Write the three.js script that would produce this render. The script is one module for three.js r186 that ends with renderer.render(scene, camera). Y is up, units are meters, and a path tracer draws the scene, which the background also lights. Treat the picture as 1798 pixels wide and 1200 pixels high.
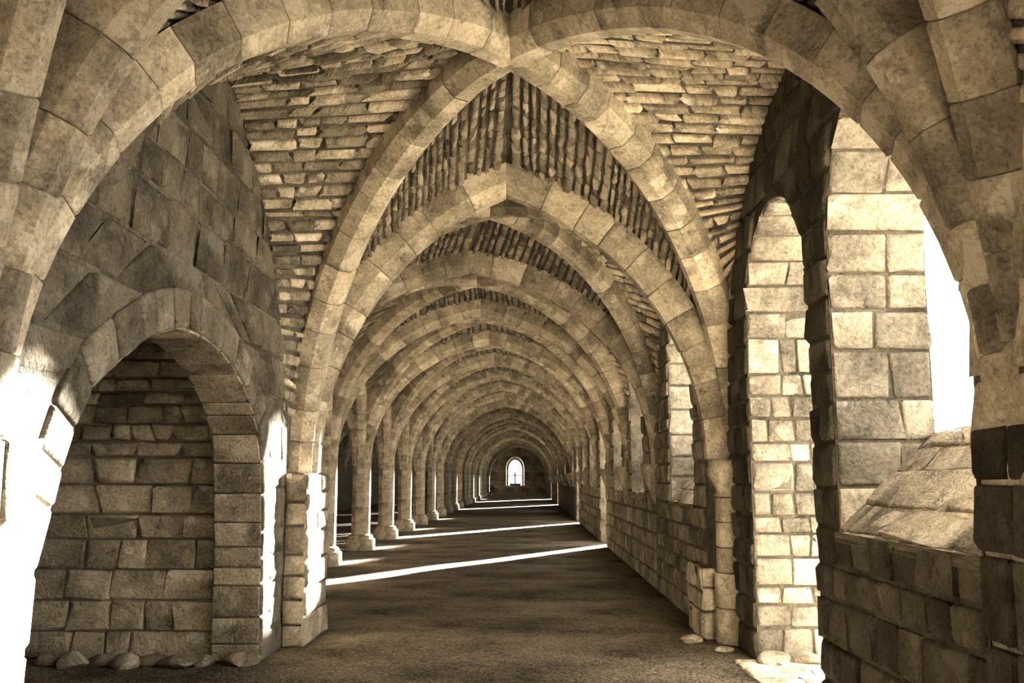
import * as THREE from 'three';
import { mergeGeometries } from 'three/addons/utils/BufferGeometryUtils.js';
import { MarchingCubes } from 'three/addons/objects/MarchingCubes.js';

// ---------------------------------------------------------------- camera, sky, sun, exposure
const scene = new THREE.Scene();
const camera = new THREE.PerspectiveCamera(2 * Math.atan(600 / 1665) * 180 / Math.PI, 1798 / 1200, 0.05, 400);
camera.rotation.order = 'YXZ';
camera.position.set(0, 1.7, 0);
camera.rotation.set(Math.atan(240 / 1665), Math.atan(26 / Math.hypot(1665, 240)), 0);
scene.add(camera);

const SKY = 0.5, SUN = 30, EXPOSURE = 18.5, AZIMUTH = 32 * Math.PI / 180, ELEVATION = 9.8 * Math.PI / 180;
scene.background = new THREE.Color().setRGB(1.0, 0.98, 0.93).multiplyScalar(SKY);
const sun = new THREE.DirectionalLight(new THREE.Color().setRGB(1.0, 0.96, 0.88), SUN);
sun.target.position.set(-3, 0, -40);
sun.position.set(Math.sin(AZIMUTH) * Math.cos(ELEVATION), Math.sin(ELEVATION), -Math.cos(AZIMUTH) * Math.cos(ELEVATION)).multiplyScalar(120).add(sun.target.position);
sun.castShadow = true; sun.shadow.radius = 4;
sun.shadow.mapSize.set(4096, 4096);
Object.assign(sun.shadow.camera, { left: -70, right: 70, top: 40, bottom: -40, near: 1, far: 260 });
scene.add(sun, sun.target);

const renderer = new THREE.WebGLRenderer({ antialias: true });
renderer.toneMapping = THREE.LinearToneMapping;
renderer.toneMappingExposure = EXPOSURE;
renderer.shadowMap.enabled = true;

// ---------------------------------------------------------------- helpers
function rng(seed) { let s = seed | 0; return () => { s = (s + 0x6d2b79f5) | 0; let t = Math.imul(s ^ (s >>> 15), 1 | s); t = (t + Math.imul(t ^ (t >>> 7), 61 | t)) ^ t; return ((t ^ (t >>> 14)) >>> 0) / 4294967296; }; }
const rand = rng(7), rr = (a, b, r = rand) => a + (b - a) * r();
const clamp = (x, a = 0, b = 1) => Math.min(b, Math.max(a, x)), lerp = (a, b, t) => a + (b - a) * t, smooth = (a, b, x) => { const t = clamp((x - a) / (b - a)); return t * t * (3 - 2 * t); };
const V = (x, y, d) => new THREE.Vector3(x, y, -d);
function hash2(x, y, s) { let h = Math.imul(x, 374761393) ^ Math.imul(y, 668265263) ^ Math.imul(s, 1274126177); h = Math.imul(h ^ (h >>> 13), 1274126177); return ((h ^ (h >>> 16)) >>> 0) / 4294967296; }
function vnoise(x, y, per, s) {
  const xi = Math.floor(x), yi = Math.floor(y), fx = x - xi, fy = y - yi, u = fx * fx * (3 - 2 * fx), v = fy * fy * (3 - 2 * fy), m = (n) => ((n % per) + per) % per;
  const a = hash2(m(xi), m(yi), s), b = hash2(m(xi + 1), m(yi), s), c = hash2(m(xi), m(yi + 1), s), d = hash2(m(xi + 1), m(yi + 1), s);
  return lerp(lerp(a, b, u), lerp(c, d, u), v);
}
function fbm(x, y, per, oct, s, gain = 0.5) { let a = 0, w = 1, t = 0; for (let i = 0; i < oct; i++) { a += w * vnoise(x * per, y * per, per, s + i); t += w; w *= gain; per *= 2; } return a / t; }
function tex(n, f, color) {
  const data = new Uint8Array(n * n * 4);
  for (let j = 0; j < n; j++) for (let i = 0; i < n; i++) { const c = f(i / n, j / n), o = (j * n + i) * 4; for (let k = 0; k < 3; k++) data[o + k] = clamp(Array.isArray(c) ? c[k] : c) * 255; data[o + 3] = 255; }
  const t = new THREE.DataTexture(data, n, n); t.wrapS = t.wrapT = THREE.RepeatWrapping; t.magFilter = THREE.LinearFilter; t.minFilter = THREE.LinearMipmapLinearFilter; t.generateMipmaps = true;
  if (color) t.colorSpace = THREE.SRGBColorSpace; t.needsUpdate = true; return t;
}
const rep = (t, r) => { const c = t.clone(); c.repeat.set(r, r); c.needsUpdate = true; return c; };

// ---------------------------------------------------------------- materials (uv in metres)
const stoneTex = tex(1024, (u, v) => {
  const big = fbm(u, v, 4, 6, 11, 0.6), fine = fbm(u, v, 64, 4, 31, 0.65), pale = smooth(0.58, 0.66, fbm(u, v, 9, 6, 51, 0.6)), dark = smooth(0.6, 0.72, fbm(u, v, 13, 5, 71, 0.6)), pit = smooth(0.66, 0.74, fbm(u, v, 90, 2, 91));
  let g = 0.77 + 0.7 * (big - 0.5) + 0.32 * (fine - 0.5) + 0.13 * pale - 0.1 * dark - 0.1 * pit;
  return [g, g * (0.985 + 0.015 * pale), g * (0.955 + 0.04 * pale)];
}, true);
const stoneBump = tex(1024, (u, v) => 0.6 * fbm(u, v, 8, 5, 111, 0.5) + 0.4 * fbm(u, v, 80, 4, 131, 0.65) - 0.15 * smooth(0.62, 0.74, fbm(u, v, 40, 3, 151)));
const groundTex = tex(1024, (u, v) => {
  const big = fbm(u, v, 3, 6, 211, 0.6), fine = fbm(u, v, 110, 3, 231, 0.7), peb = smooth(0.66, 0.72, fbm(u, v, 150, 2, 251)), dk = smooth(0.62, 0.7, fbm(u, v, 120, 2, 271));
  const g = 0.66 + 1.0 * (big - 0.5) + 0.4 * (fine - 0.5) + 0.18 * peb - 0.22 * dk; return [g, g * 0.985, g * 0.955];
}, true);
const groundBump = tex(1024, (u, v) => 0.4 * fbm(u, v, 12, 5, 311, 0.6) + 0.6 * fbm(u, v, 110, 3, 331, 0.7));

const TINT = [1, 0.875, 0.68];
function stone(tone, repeat, bump, extra = {}) {
  const m = new THREE.MeshPhysicalMaterial({ color: new THREE.Color().setRGB(tone * TINT[0], tone * TINT[1], tone * TINT[2]), roughness: 1, metalness: 0, specularIntensity: 0.15, side: THREE.DoubleSide, ...extra });
  if (extra.vertexColors) m.color.setRGB(1, 1, 1); m.map = rep(stoneTex, repeat); m.bumpMap = rep(stoneBump, repeat); m.bumpScale = bump; m.name = 'weathered_stone'; return m;
}
const M = {
  web: [0.28, 0.42, 0.55, 0.7].map((t) => stone(t, 0.9, 0.03)),
  ashlar: [0.4, 0.48, 0.54, 0.6].map((t) => stone(t, 0.7, 0.02)),
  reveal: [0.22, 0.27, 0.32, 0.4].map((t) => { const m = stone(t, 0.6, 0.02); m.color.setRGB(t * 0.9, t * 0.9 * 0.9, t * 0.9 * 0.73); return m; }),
  rib: [0.44, 0.5, 0.56, 0.62].map((t) => stone(t, 0.7, 0.012)),
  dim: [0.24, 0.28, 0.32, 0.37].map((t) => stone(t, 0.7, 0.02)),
  dark: [0.07, 0.085, 0.1, 0.12].map((t) => stone(t, 0.7, 0.02)),  // wall stone toned down, putting the shade of the near right side into colour
  lime: [0.6, 0.72, 0.82, 0.92].map((t) => stone(t, 0.9, 0.03)),  // stone lightened to stand in for light on right vault cells and doorway floor
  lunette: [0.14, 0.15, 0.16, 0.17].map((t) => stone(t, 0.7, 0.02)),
  mortar: stone(0.14, 0.8, 0.03),
  joint: stone(0.3, 0.8, 0.02),
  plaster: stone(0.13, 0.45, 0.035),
  sill: stone(0.34, 0.9, 0.03),
  vc: stone(1, 0.9, 0.03, { vertexColors: true }),
  far: stone(0.5, 0.6, 0.03),
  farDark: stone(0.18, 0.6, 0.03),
  column: [0.42, 0.5, 0.57].map((t) => stone(t, 0.7, 0.02)),
};
const earth = new THREE.MeshPhysicalMaterial({ specularIntensity: 0.15, color: new THREE.Color().setRGB(0.17, 0.138, 0.097), roughness: 0.97, map: rep(groundTex, 0.35), bumpMap: rep(groundBump, 0.35), bumpScale: 0.05 });
const yard = new THREE.MeshStandardMaterial({ color: new THREE.Color().setRGB(0.34, 0.31, 0.24), roughness: 1, map: rep(groundTex, 0.3), bumpMap: rep(groundBump, 0.3), bumpScale: 0.03 });
const iron = new THREE.MeshStandardMaterial({ color: new THREE.Color().setRGB(0.05, 0.045, 0.04), roughness: 0.6, metalness: 0.7 });
const pick = (a, r = rand) => a[Math.min(a.length - 1, Math.floor(r() * a.length))];

// ---------------------------------------------------------------- scene tree
const counts = {};
function numbered(n) { const k = counts[n] = (counts[n] ?? -1) + 1; return k ? n + '_' + String(k).padStart(3, '0') : n; }
const origin = (o) => { const p = new THREE.Vector3(); for (let q = o; q && q !== scene; q = q.parent) p.add(q.position); return p; };
function group(name, p, parent = scene) { const g = new THREE.Group(); g.name = numbered(name); const at = p.clone(); if (parent !== scene) at.sub(origin(parent)); g.position.copy(at); parent.add(g); return g; }
function thing(name, label, category, p, grp) { const g = group(name, p); Object.assign(g.userData, { label, category, kind: 'thing' }); if (grp) g.userData.group = grp; return g; }
function structure(name, p) { const g = group(name, p); g.userData.kind = 'structure'; return g; }
function add(parent, name, geo, mat, kind) {             // geo in world coordinates
  if (parent !== scene) { const p = origin(parent); geo.translate(-p.x, -p.y, -p.z); }
  const m = new THREE.Mesh(geo, mat); m.name = numbered(name); m.castShadow = m.receiveShadow = true; if (kind) m.userData.kind = kind; parent.add(m); return m;
}
function copyThing(src, offset, label, grp) { const c = src.clone(); const base = src.name.replace(/_\d{3}$/, ''); c.name = numbered(base); c.position.add(offset); c.userData = { ...src.userData, label }; if (grp) c.userData.group = grp; scene.add(c); return c; }
function tri(pos, uv, idx, color) {
  const g = new THREE.BufferGeometry(); g.setAttribute('position', new THREE.Float32BufferAttribute(pos, 3)); g.setAttribute('uv', new THREE.Float32BufferAttribute(uv, 2));
  if (color) { const c = []; for (let i = 0; i < pos.length / 3; i++) c.push(...color); g.setAttribute('color', new THREE.Float32BufferAttribute(c, 3)); }
  g.setIndex(idx); g.computeVertexNormals(); return g;
}

// ---------------------------------------------------------------- surfaces and the stones laid on them: a surface is f(u, v, h) -> Vector3, h metres proud
const planeS = (o, du, dv, n) => (u, v, h) => new THREE.Vector3().copy(o).addScaledVector(du, u).addScaledVector(dv, v).addScaledVector(n, h);
function block(S, q, o, r) {
  const at = (a, b) => [lerp(lerp(q[0][0], q[1][0], a), lerp(q[3][0], q[2][0], a), b), lerp(lerp(q[0][1], q[1][1], a), lerp(q[3][1], q[2][1], a), b)];
  const lu = Math.abs(q[1][0] - q[0][0] + q[2][0] - q[3][0]) / 2, lv = Math.abs(q[3][1] - q[0][1] + q[2][1] - q[1][1]) / 2;
  const e = o.edge ?? 0.03, ea = Math.min(e / Math.max(lu, 1e-3), 0.3), eb = Math.min(e / Math.max(lv, 1e-3), 0.3), A = [0, ea, 1 - ea, 1], B = [0, eb, 1 - eb, 1];
  const pos = [], uv = [], idx = [], ou = r() * 9, ov = r() * 9, base = o.proud * rr(1 - (o.uneven ?? 0.5), 1 + (o.uneven ?? 0.5), r), rough = o.rough ?? 0.01, tu = rr(-1, 1, r) * (o.tilt ?? 0.006), tv = rr(-1, 1, r) * (o.tilt ?? 0.006), rot = r() < 0.5;
  const put = (a, b, h) => { const [u, v] = at(a, b), p = S(u, v, h); pos.push(p.x, p.y, p.z); const k = h * 0.8; uv.push(...(rot ? [v + ou + k, u + ov + k] : [u + ou + k, v + ov + k])); return pos.length / 3 - 1; };
  const id = [], jit = o.jitter ?? 0.1;
  for (let j = 0; j < 4; j++) for (let i = 0; i < 4; i++) {
    let a = A[i], b = B[j]; const ring = i % 3 === 0 || j % 3 === 0, corner = i % 3 === 0 && j % 3 === 0;
    if (corner) { a = lerp(a, A[i ? 2 : 1], 0.45 * r() + 0.15); b = lerp(b, B[j ? 2 : 1], 0.45 * r() + 0.15); }
    else if (ring) { if (i % 3) b = lerp(b, B[j ? 2 : 1], jit * 4 * r()); else a = lerp(a, A[i ? 2 : 1], jit * 4 * r()); a += i % 3 ? rr(-jit, jit, r) * 0.6 : 0; b += j % 3 ? rr(-jit, jit, r) * 0.6 : 0; }
    else { a += rr(-jit, jit, r); b += rr(-jit, jit, r); }
    id.push(put(a, b, ring ? base * (corner ? 0.3 : 0.5) : base + rr(-1, 1, r) * rough + tu * (i - 1.5) * 2 + tv * (j - 1.5) * 2));
  }
  for (let j = 0; j < 3; j++) for (let i = 0; i < 3; i++) { const k = j * 4 + i; (i + j) % 2 ? idx.push(id[k], id[k + 1], id[k + 5], id[k], id[k + 5], id[k + 4]) : idx.push(id[k], id[k + 1], id[k + 4], id[k + 1], id[k + 5], id[k + 4]); }
  const loop = [[0, 0], [1, 0], [2, 0], [3, 0], [3, 1], [3, 2], [3, 3], [2, 3], [1, 3], [0, 3], [0, 2], [0, 1]], low = loop.map(([i, j]) => put(A[i], B[j], -(o.sink ?? 0.02)));
  loop.forEach(([i, j], k) => { const n = (k + 1) % 12, [i2, j2] = loop[n], t0 = id[j * 4 + i], t1 = id[j2 * 4 + i2]; idx.push(low[k], low[n], t1, low[k], t1, t0); });
  // face the room
  const p = (i) => new THREE.Vector3().fromArray(pos, i * 3), [cu, cv] = at(0.5, 0.5), n = S(cu, cv, 0.05).sub(S(cu, cv, 0)), c = p(id[6]).sub(p(id[5])).cross(p(id[9]).sub(p(id[5])));
  if (c.dot(n) < 0) for (let k = 0; k < idx.length; k += 3) { const t = idx[k + 1]; idx[k + 1] = idx[k + 2]; idx[k + 2] = t; }
  return tri(pos, uv, idx, o.color);
}
// the camera's frame, to know which stones show large enough to stand alone
const view = new THREE.Matrix4(); camera.updateMatrixWorld(); camera.updateProjectionMatrix(); view.multiplyMatrices(camera.projectionMatrix, camera.matrixWorldInverse);
function onScreen(p, margin = 1.12) { const q = p.clone().applyMatrix4(camera.matrixWorldInverse); if (q.z > -0.1) return 0; const s = 1665 / -q.z; return Math.abs(q.x * s) < 899 * margin && Math.abs(q.y * s) < 600 * margin ? s : 0; }   // pixels per metre

// courses from v0 to v1; spans(v) -> [[a, b], ...]; every stone a mesh of its own while it shows at 10 pixels or more, the rest one mesh
function lay(parent, name, S, spans, v0, v1, o) {
  const r = rng(o.seed ?? 1), singles = [], rest = []; let v = v0, n = 0;
  while (v < v1 - 0.02) {
    let hgt = rr(o.course[0], o.course[1], r); if (v + hgt > v1 - o.course[0] * 0.6) hgt = v1 - v;
    const lo = v, hi = v + hgt, mid = spans((lo + hi) / 2), sl = spans(lo + 0.002), sh = spans(hi - 0.002), g = o.joint / 2;
    mid.forEach(([a, b], k) => {
      const A = sl.length === mid.length ? sl[k] : [a, b], B = sh.length === mid.length ? sh[k] : [a, b], L = b - a; if (L < 0.05) return;
      const cuts = [0]; let x = 0; while (x < L) { let l = rr(o.len[0], o.len[1], r); if (L - x - l < o.len[0] * 0.6) l = L - x; x += l; cuts.push(Math.min(1, x / L)); }
      for (let i = 0; i + 1 < cuts.length; i++) {
        const s0 = cuts[i], s1 = cuts[i + 1], sk = () => rr(-1, 1, r) * (o.skew ?? 0.01);
        const end0 = i === 0, end1 = i + 2 === cuts.length, k0 = end0 ? 0 : sk(), k1 = end1 ? 0 : sk(), w = o.wave ?? 0.008;
        const u = (I, t) => lerp(I[0], I[1], t);
        let q = [[u(A, s0) + g + k0, lo + g + rr(0, w, r)], [u(A, s1) - g + k1, lo + g + rr(0, w, r)], [u(B, s1) - g - k1, hi - g - rr(0, w, r)], [u(B, s0) + g - k0, hi - g - rr(0, w, r)]];
        if (q[1][0] - q[0][0] < 0.03 && q[2][0] - q[3][0] < 0.03) continue;
        if (q[1][0] < q[0][0]) q[0][0] = q[1][0] = (q[0][0] + q[1][0]) / 2; if (q[2][0] < q[3][0]) q[2][0] = q[3][0] = (q[2][0] + q[3][0]) / 2;
        if (o.skip && r() < o.skip) continue;
        const c = S((q[0][0] + q[2][0]) / 2, (lo + hi) / 2, 0), px = onScreen(c); if (o.seen && !px) continue;
        const size = px * Math.min(hgt, b - a), tone = r(), mats = o.mats;
        if (!o.merge && size >= (o.min ?? 9)) singles.push({ size, q, tone }); else rest.push({ q, tone });
      }
    });
    v = hi;
  }
  singles.sort((a, b) => b.size - a.size).splice(o.max ?? 300).forEach((s) => rest.push(s));
  for (const s of singles) add(parent, name, block(S, s.q, o, r), o.mats[Math.min(o.mats.length - 1, Math.floor(s.tone * o.mats.length))]);
  if (rest.length) {
    const geos = rest.map((s) => { const t = o.mats[Math.min(o.mats.length - 1, Math.floor(s.tone * o.mats.length))].color; return block(S, s.q, { ...o, color: [t.r, t.g, t.b] }, r); });
    add(parent, name + '_courses', mergeGeometries(geos), M.vc, 'stuff');
  }
  return singles.length;
}
function scan(polys) {                                  // even-odd intervals of polygons [[u, v], ...] at height v
  return (v) => { const xs = []; for (const p of polys) for (let i = 0; i < p.length; i++) { const a = p[i], b = p[(i + 1) % p.length]; if ((a[1] <= v) !== (b[1] <= v)) xs.push(a[0] + (v - a[1]) / (b[1] - a[1]) * (b[0] - a[0])); } xs.sort((a, b) => a - b); const out = []; for (let i = 0; i + 1 < xs.length; i += 2) out.push([xs[i], xs[i + 1]]); return out; };
}
function sheet(S, us, vs) {                             // a grid over a surface
  const pos = [], uv = [], idx = [], n = us.length; vs.forEach((v) => us.forEach((u) => { const p = S(u, v, 0); pos.push(p.x, p.y, p.z); uv.push(u, v); }));
  for (let j = 0; j + 1 < vs.length; j++) for (let i = 0; i + 1 < n; i++) { const k = j * n + i; idx.push(k, k + 1, k + n + 1, k, k + n + 1, k + n); } return tri(pos, uv, idx);
}
const range = (a, b, n) => Array.from({ length: n + 1 }, (_, i) => lerp(a, b, i / n));
function slab(poly, holes, depth, toWorld) {            // extruded polygon; toWorld maps (u, v, w) to the world
  const sh = new THREE.Shape(poly.map(([a, b]) => new THREE.Vector2(a, b))); for (const h of holes) sh.holes.push(new THREE.Path(h.map(([a, b]) => new THREE.Vector2(a, b))));
  const g = new THREE.ExtrudeGeometry(sh, { depth, bevelEnabled: false }), p = g.attributes.position; for (let i = 0; i < p.count; i++) { const w = toWorld(p.getX(i), p.getY(i), p.getZ(i)); p.setXYZ(i, w.x, w.y, w.z); } g.computeVertexNormals(); return g;
}

// ---------------------------------------------------------------- vault: half arches from a springing point to a crown
function half(a, b, ys, yc, R) {
  const n = 40, P = [], L = Math.hypot(b.x - a.x, b.d - a.d), e = new THREE.Vector3((b.x - a.x) / L, 0, -(b.d - a.d) / L), side = new THREE.Vector3(0, 1, 0).cross(e), N = [], T = [], arc = [0];
  for (let i = 0; i <= n; i++) { const t = i / n, s = 1 - Math.cos(t * Math.PI / 2), F = Math.sqrt(Math.max(0, 2 * R * s - s * s) / (2 * R - 1)); P.push([s * L, ys + (yc - ys) * F]); }
  for (let i = 0; i <= n; i++) {
    const p = P[Math.max(0, i - 1)], q = P[Math.min(n, i + 1)]; let x = q[0] - p[0], y = q[1] - p[1]; if (i === 0) { x = 0; y = 1; } if (i === n) { const c = P[n - 1]; x = P[n][0] - c[0]; y = P[n][1] - c[1]; if (R < 1.02) y = 0; }
    const l = Math.hypot(x, y); T.push([x / l, y / l]); if (i) arc.push(arc[i - 1] + Math.hypot(P[i][0] - P[i - 1][0], P[i][1] - P[i - 1][1]));
  }
  const o = new THREE.Vector3(a.x, 0, -a.d), h = { len: arc[n], span: L, e, side, ys };
  const find = (f) => { const s = clamp(f, 0, 1) * arc[n]; let i = 0; while (i < n - 1 && arc[i + 1] < s) i++; const t = (s - arc[i]) / (arc[i + 1] - arc[i]); return [lerp(P[i][0], P[i + 1][0], t), lerp(P[i][1], P[i + 1][1], t), lerp(T[i][0], T[i + 1][0], t), lerp(T[i][1], T[i + 1][1], t)]; };
  h.at = (f, out = 0, b = 0, mitre = false) => {        // f of the arc length, out of the intrados along the normal, b sideways
    let [x, y, tx, ty] = find(f); const l = Math.hypot(tx, ty); tx /= l; ty /= l; let px = x - ty * out, py = y + tx * out;
    if (mitre && tx > 0.2) { const k = (L - px) / tx; px += tx * k; py += ty * k; } else if (px > L) px = L;
    return o.clone().addScaledVector(e, px).addScaledVector(side, b).setY(py);
  };
  return h;
}
const PROFILE = (w, c, h) => [[-w, h], [-w, c], [-w + c, 0], [w - c, 0], [w, c], [w, h]];
const insetP = (p, k) => p.map(([b, n], i) => [b * (1 - k / 0.2 * 0.9), n + (i === 0 || i === p.length - 1 ? 0 : k)]);
function sweep(h, f0, f1, prof, o = {}) {               // a length of rib; ends bevelled when o.bevel
  const secs = [], bev = o.bevel ?? 0, df = bev / h.len; if (bev) secs.push([f0, insetP(prof, bev), false]);
  const n = o.n ?? 1; for (let i = 0; i <= n; i++) { const t = i / n; secs.push([lerp(f0 + df, f1 - df, t), prof, o.mitre && !bev && i === n]); } if (bev) secs.push([f1, insetP(prof, bev), o.mitre]);
  const pos = [], uv = [], idx = [], m = prof.length, ou = rand() * 9, ov = rand() * 9, jo = o.shift ?? 0; let run = [0]; for (let k = 1; k < m; k++) run.push(run[k - 1] + Math.hypot(prof[k][0] - prof[k - 1][0], prof[k][1] - prof[k - 1][1]));
  for (let k = 0; k + 1 < m; k++) { const s0 = pos.length / 3; secs.forEach(([f, p, mi]) => { for (const j of [k, k + 1]) { const w = h.at(f, p[j][1] + jo, p[j][0], mi); pos.push(w.x, w.y, w.z); uv.push(run[j] + ou, f * h.len + ov); } }); for (let i = 0; i + 1 < secs.length; i++) { const a = s0 + i * 2; idx.push(a, a + 1, a + 3, a, a + 3, a + 2); } }
  for (const end of [0, secs.length - 1]) { const s0 = pos.length / 3, [f, p, mi] = secs[end]; for (const [b, nn] of p) { const w = h.at(f, nn + jo, b, mi); pos.push(w.x, w.y, w.z); uv.push(b + ou, nn + ov); } for (let k = 1; k + 1 < m; k++) end ? idx.push(s0, s0 + k, s0 + k + 1) : idx.push(s0, s0 + k + 1, s0 + k); }
  return tri(pos, uv, idx, o.color);
}
const HR = 0.34;
function buildRib(root, halves, prof, o) {              // voussoirs as parts, or one mesh
  const merged = []; let seed = o.seed ?? 3; const r = rng(seed);
  halves.forEach((h, hi) => {
    const f0 = o.start?.[hi] ?? 0, cnt = Math.max(4, Math.round(h.len * (1 - f0) / (o.stone ?? 0.38))); let f = f0; const w = range(0, 1, cnt).map(() => rr(0.75, 1.3, r)), tot = w.slice(1).reduce((a, b) => a + b, 0);
    for (let i = 1; i <= cnt; i++) {
      const f1 = Math.min(1, f + w[i] / tot * (1 - f0)), g = 0.003 / h.len, geo = sweep(h, f + g, f1 - (i === cnt ? 0 : g), prof, { bevel: o.bevel ?? 0.012, n: 2, mitre: i === cnt, shift: rr(-1, 1, r) * (o.uneven ?? 0.006), color: o.parts ? undefined : (() => { const c = pick(o.mats ?? [M.rib[1]], r).color; return [c.r, c.g, c.b]; })() });
      if (o.parts) add(root, 'voussoir', geo, pick(o.mats ?? M.rib, r)); else merged.push(geo); f = f1;
    }
    const core = sweep(h, f0, 1, insetP(prof, 0.02), { n: 24, mitre: true, color: o.parts ? undefined : [0.3 * TINT[0], 0.3 * TINT[1], 0.3 * TINT[2]] });
    if (o.parts) add(root, 'mortar_core', core, M.joint); else merged.push(core);
  });
  if (merged.length) add(root, 'rib_stones', mergeGeometries(merged), M.vc);
}
const TP = PROFILE(0.2, 0.12, HR), DP = PROFILE(0.185, 0.11, HR), FP = PROFILE(0.15, 0.09, HR);   // transverse, near diagonal and slimmer ribs

// one quarter of a vault: generators from arch A to arch B at equal arc fraction
function levelAt(h, out, y) { const lo = h.at(0, out).y, hi = h.at(1, out, 0, true).y; let a = 0, b = 1; for (let i = 0; i < 24; i++) { const m = (a + b) / 2; (h.at(m, out).y - lo) / (hi - lo) < y ? (a = m) : (b = m); } return (a + b) / 2; }
function webS(A, B, oA, oB, level) {
  const n = 60, Ls = [], vs = [0]; const pa = [], pb = []; for (let i = 0; i <= n; i++) { pa.push(A.at(i / n, oA, 0, i === n)); const y0 = A.at(0, oA).y, y1 = A.at(1, oA, 0, true).y; pb.push(B.at(level && i && i < n ? levelAt(B, oB, (pa[i].y - y0) / (y1 - y0)) : i / n, oB, 0, i === n)); Ls.push(pa[i].distanceTo(pb[i])); if (i) vs.push(vs[i - 1] + (pa[i].distanceTo(pa[i - 1]) + pb[i].distanceTo(pb[i - 1])) / 2); }
  const fOf = (v) => { let i = 0; while (i < n - 1 && vs[i + 1] < v) i++; return (i + clamp((v - vs[i]) / (vs[i + 1] - vs[i]))) / n; }, L = (v) => { const f = fOf(v) * n, i = Math.min(n - 1, Math.floor(f)); return Math.max(1e-3, lerp(Ls[i], Ls[i + 1], f - i)); };
  const P = (u, v) => { const f = fOf(v) * n, i = Math.min(n - 1, Math.floor(f)), t = f - i; return pa[i].clone().lerp(pa[i + 1], t).lerp(pb[i].clone().lerp(pb[i + 1], t), clamp(u / L(v), -0.02, 1.02)); };
  const total = vs[n], inward = new THREE.Vector3();
  return { total, L, S: (u, v, h) => { const p = P(u, v); if (!h) return p; const e = 0.03, v1 = clamp(v, e, total - e), l = L(v1), uu = clamp(u, e, Math.max(e, l - e)), du = P(Math.min(l, uu + e), v1).sub(P(uu - e, v1)), dv = P(uu, v1 + e).sub(P(uu, v1 - e)), nn = du.cross(dv).normalize(); if (nn.y > 0) nn.negate(); return p.addScaledVector(nn, h); } };
}

// ---------------------------------------------------------------- plan: d is the distance along the aisle
const XN = 2.17, STEP = 10.35, XW = 2.0, COLX = -4.0, PITCH = 4.13, LAST = 23, END = 102;
const dOf = (k) => (k <= 1 ? [4.35, 10.45][k] ?? 4.35 + k * 4.7 : 14.9 + PITCH * (k - 2));
const pierL = (k) => (k === 1 ? { x: -2.55, d: 10.45, r: 0.27, ys: 1.75 } : k <= 0 ? { x: -2.72, d: dOf(k), r: 0.28, ys: 1.9 } : { x: COLX, d: dOf(k), r: 0.2, ys: 2.0 });
const pierR = (k) => (k <= 0 ? { x: 2.38, d: dOf(k), r: 0.26, ys: 1.95 } : { x: XW + 0.2, d: dOf(k), r: 0.25, ys: 1.9 });
const ORD = ['', 'first', 'second', 'third', 'fourth', 'fifth', 'sixth', 'seventh', 'eighth', 'ninth', 'tenth', 'eleventh', 'twelfth', 'thirteenth', 'fourteenth', 'fifteenth', 'sixteenth', 'seventeenth', 'eighteenth', 'nineteenth', 'twentieth', 'twenty-first', 'twenty-second', 'twenty-third', 'twenty-fourth'];
const toward = (p, q) => { const l = Math.hypot(q.x - p.x, q.d - p.d); return { x: p.x + p.r * (q.x - p.x) / l, d: p.d + p.r * (q.d - p.d) / l }; };
const arm = (p, c, yc, R, ys) => half(toward(p, c), c, ys ?? p.ys, yc, R);
function cross(a, b, c, e) { const r = [b.x - a.x, b.d - a.d], s = [e.x - c.x, e.d - c.d], t = ((c.x - a.x) * s[1] - (c.d - a.d) * s[0]) / (r[0] * s[1] - r[1] * s[0]); return { x: a.x + r[0] * t, d: a.d + r[1] * t }; }
function transverse(l, r, o) { const c = { x: (l.x + l.r + r.x - r.r) / 2 + (o.dx ?? 0), d: (l.d + r.d) / 2 }; return [arm(l, c, o.yc, o.R), arm(r, c, o.yc, o.R)]; }
function bayOf(nl, nr, fl, fr, o) {
  const c = cross(nl, fr, nr, fl); return { c, d1: [arm(nl, c, o.yd, 1.02), arm(fr, c, o.yd, 1.02)], d2: [arm(nr, c, o.yd, 1.02), arm(fl, c, o.yd, 1.02)] };
}
const lengthwise = (n, f, yc, R) => { const c = { x: (n.x + f.x) / 2, d: (n.d + f.d) / 2 }; return [arm(n, c, yc, R), arm(f, c, yc, R)]; };
const wallArch = (x, da, db, ys, yc, R) => { const c = { x, d: (da + db) / 2 }; return [half({ x, d: da }, c, ys, yc, R), half({ x, d: db }, c, ys, yc, R)]; };

// ---------------------------------------------------------------- floor, ground, roof
function noisy(x, d) { return 0.018 * (fbm(x / 40 + 50, d / 40 + 50, 24, 4, 401) - 0.5) * 2 + 0.008 * (fbm(x / 10 + 9, d / 10 + 9, 32, 3, 421) - 0.5); }
{
  const us = range(-10.2, 2.9, 66), vs = [...range(-6, 30, 180), ...range(30.5, 103, 90)];
  add(scene, 'floor', sheet((u, v) => V(u, noisy(u, v), v), us, vs), earth, 'structure');
  add(scene, 'ground', sheet((u, v) => V(u, -0.06 + 0.4 * (fbm(u / 60 + 5, v / 60 + 5, 16, 3, 431) - 0.5) * smooth(3, 9, Math.abs(u - 0)), v), [...range(2.8, 12, 20), ...range(16, 90, 12)], range(-40, 150, 60)), yard, 'structure');
  add(scene, 'ground', sheet((u, v) => V(u, -0.05, v), range(-40, 2.8, 12), range(-60, -5.9, 14)), yard, 'structure');
  add(scene, 'ground', sheet((u, v) => V(u, -0.05, v), range(-40, 2.8, 12), range(102.9, 170, 14)), yard, 'structure');
  const roof = new THREE.BoxGeometry(14.4, 0.4, 109); roof.translate(-4.1, 5.95, -48.9); add(scene, 'roof', roof, M.far, 'structure');
}

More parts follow.
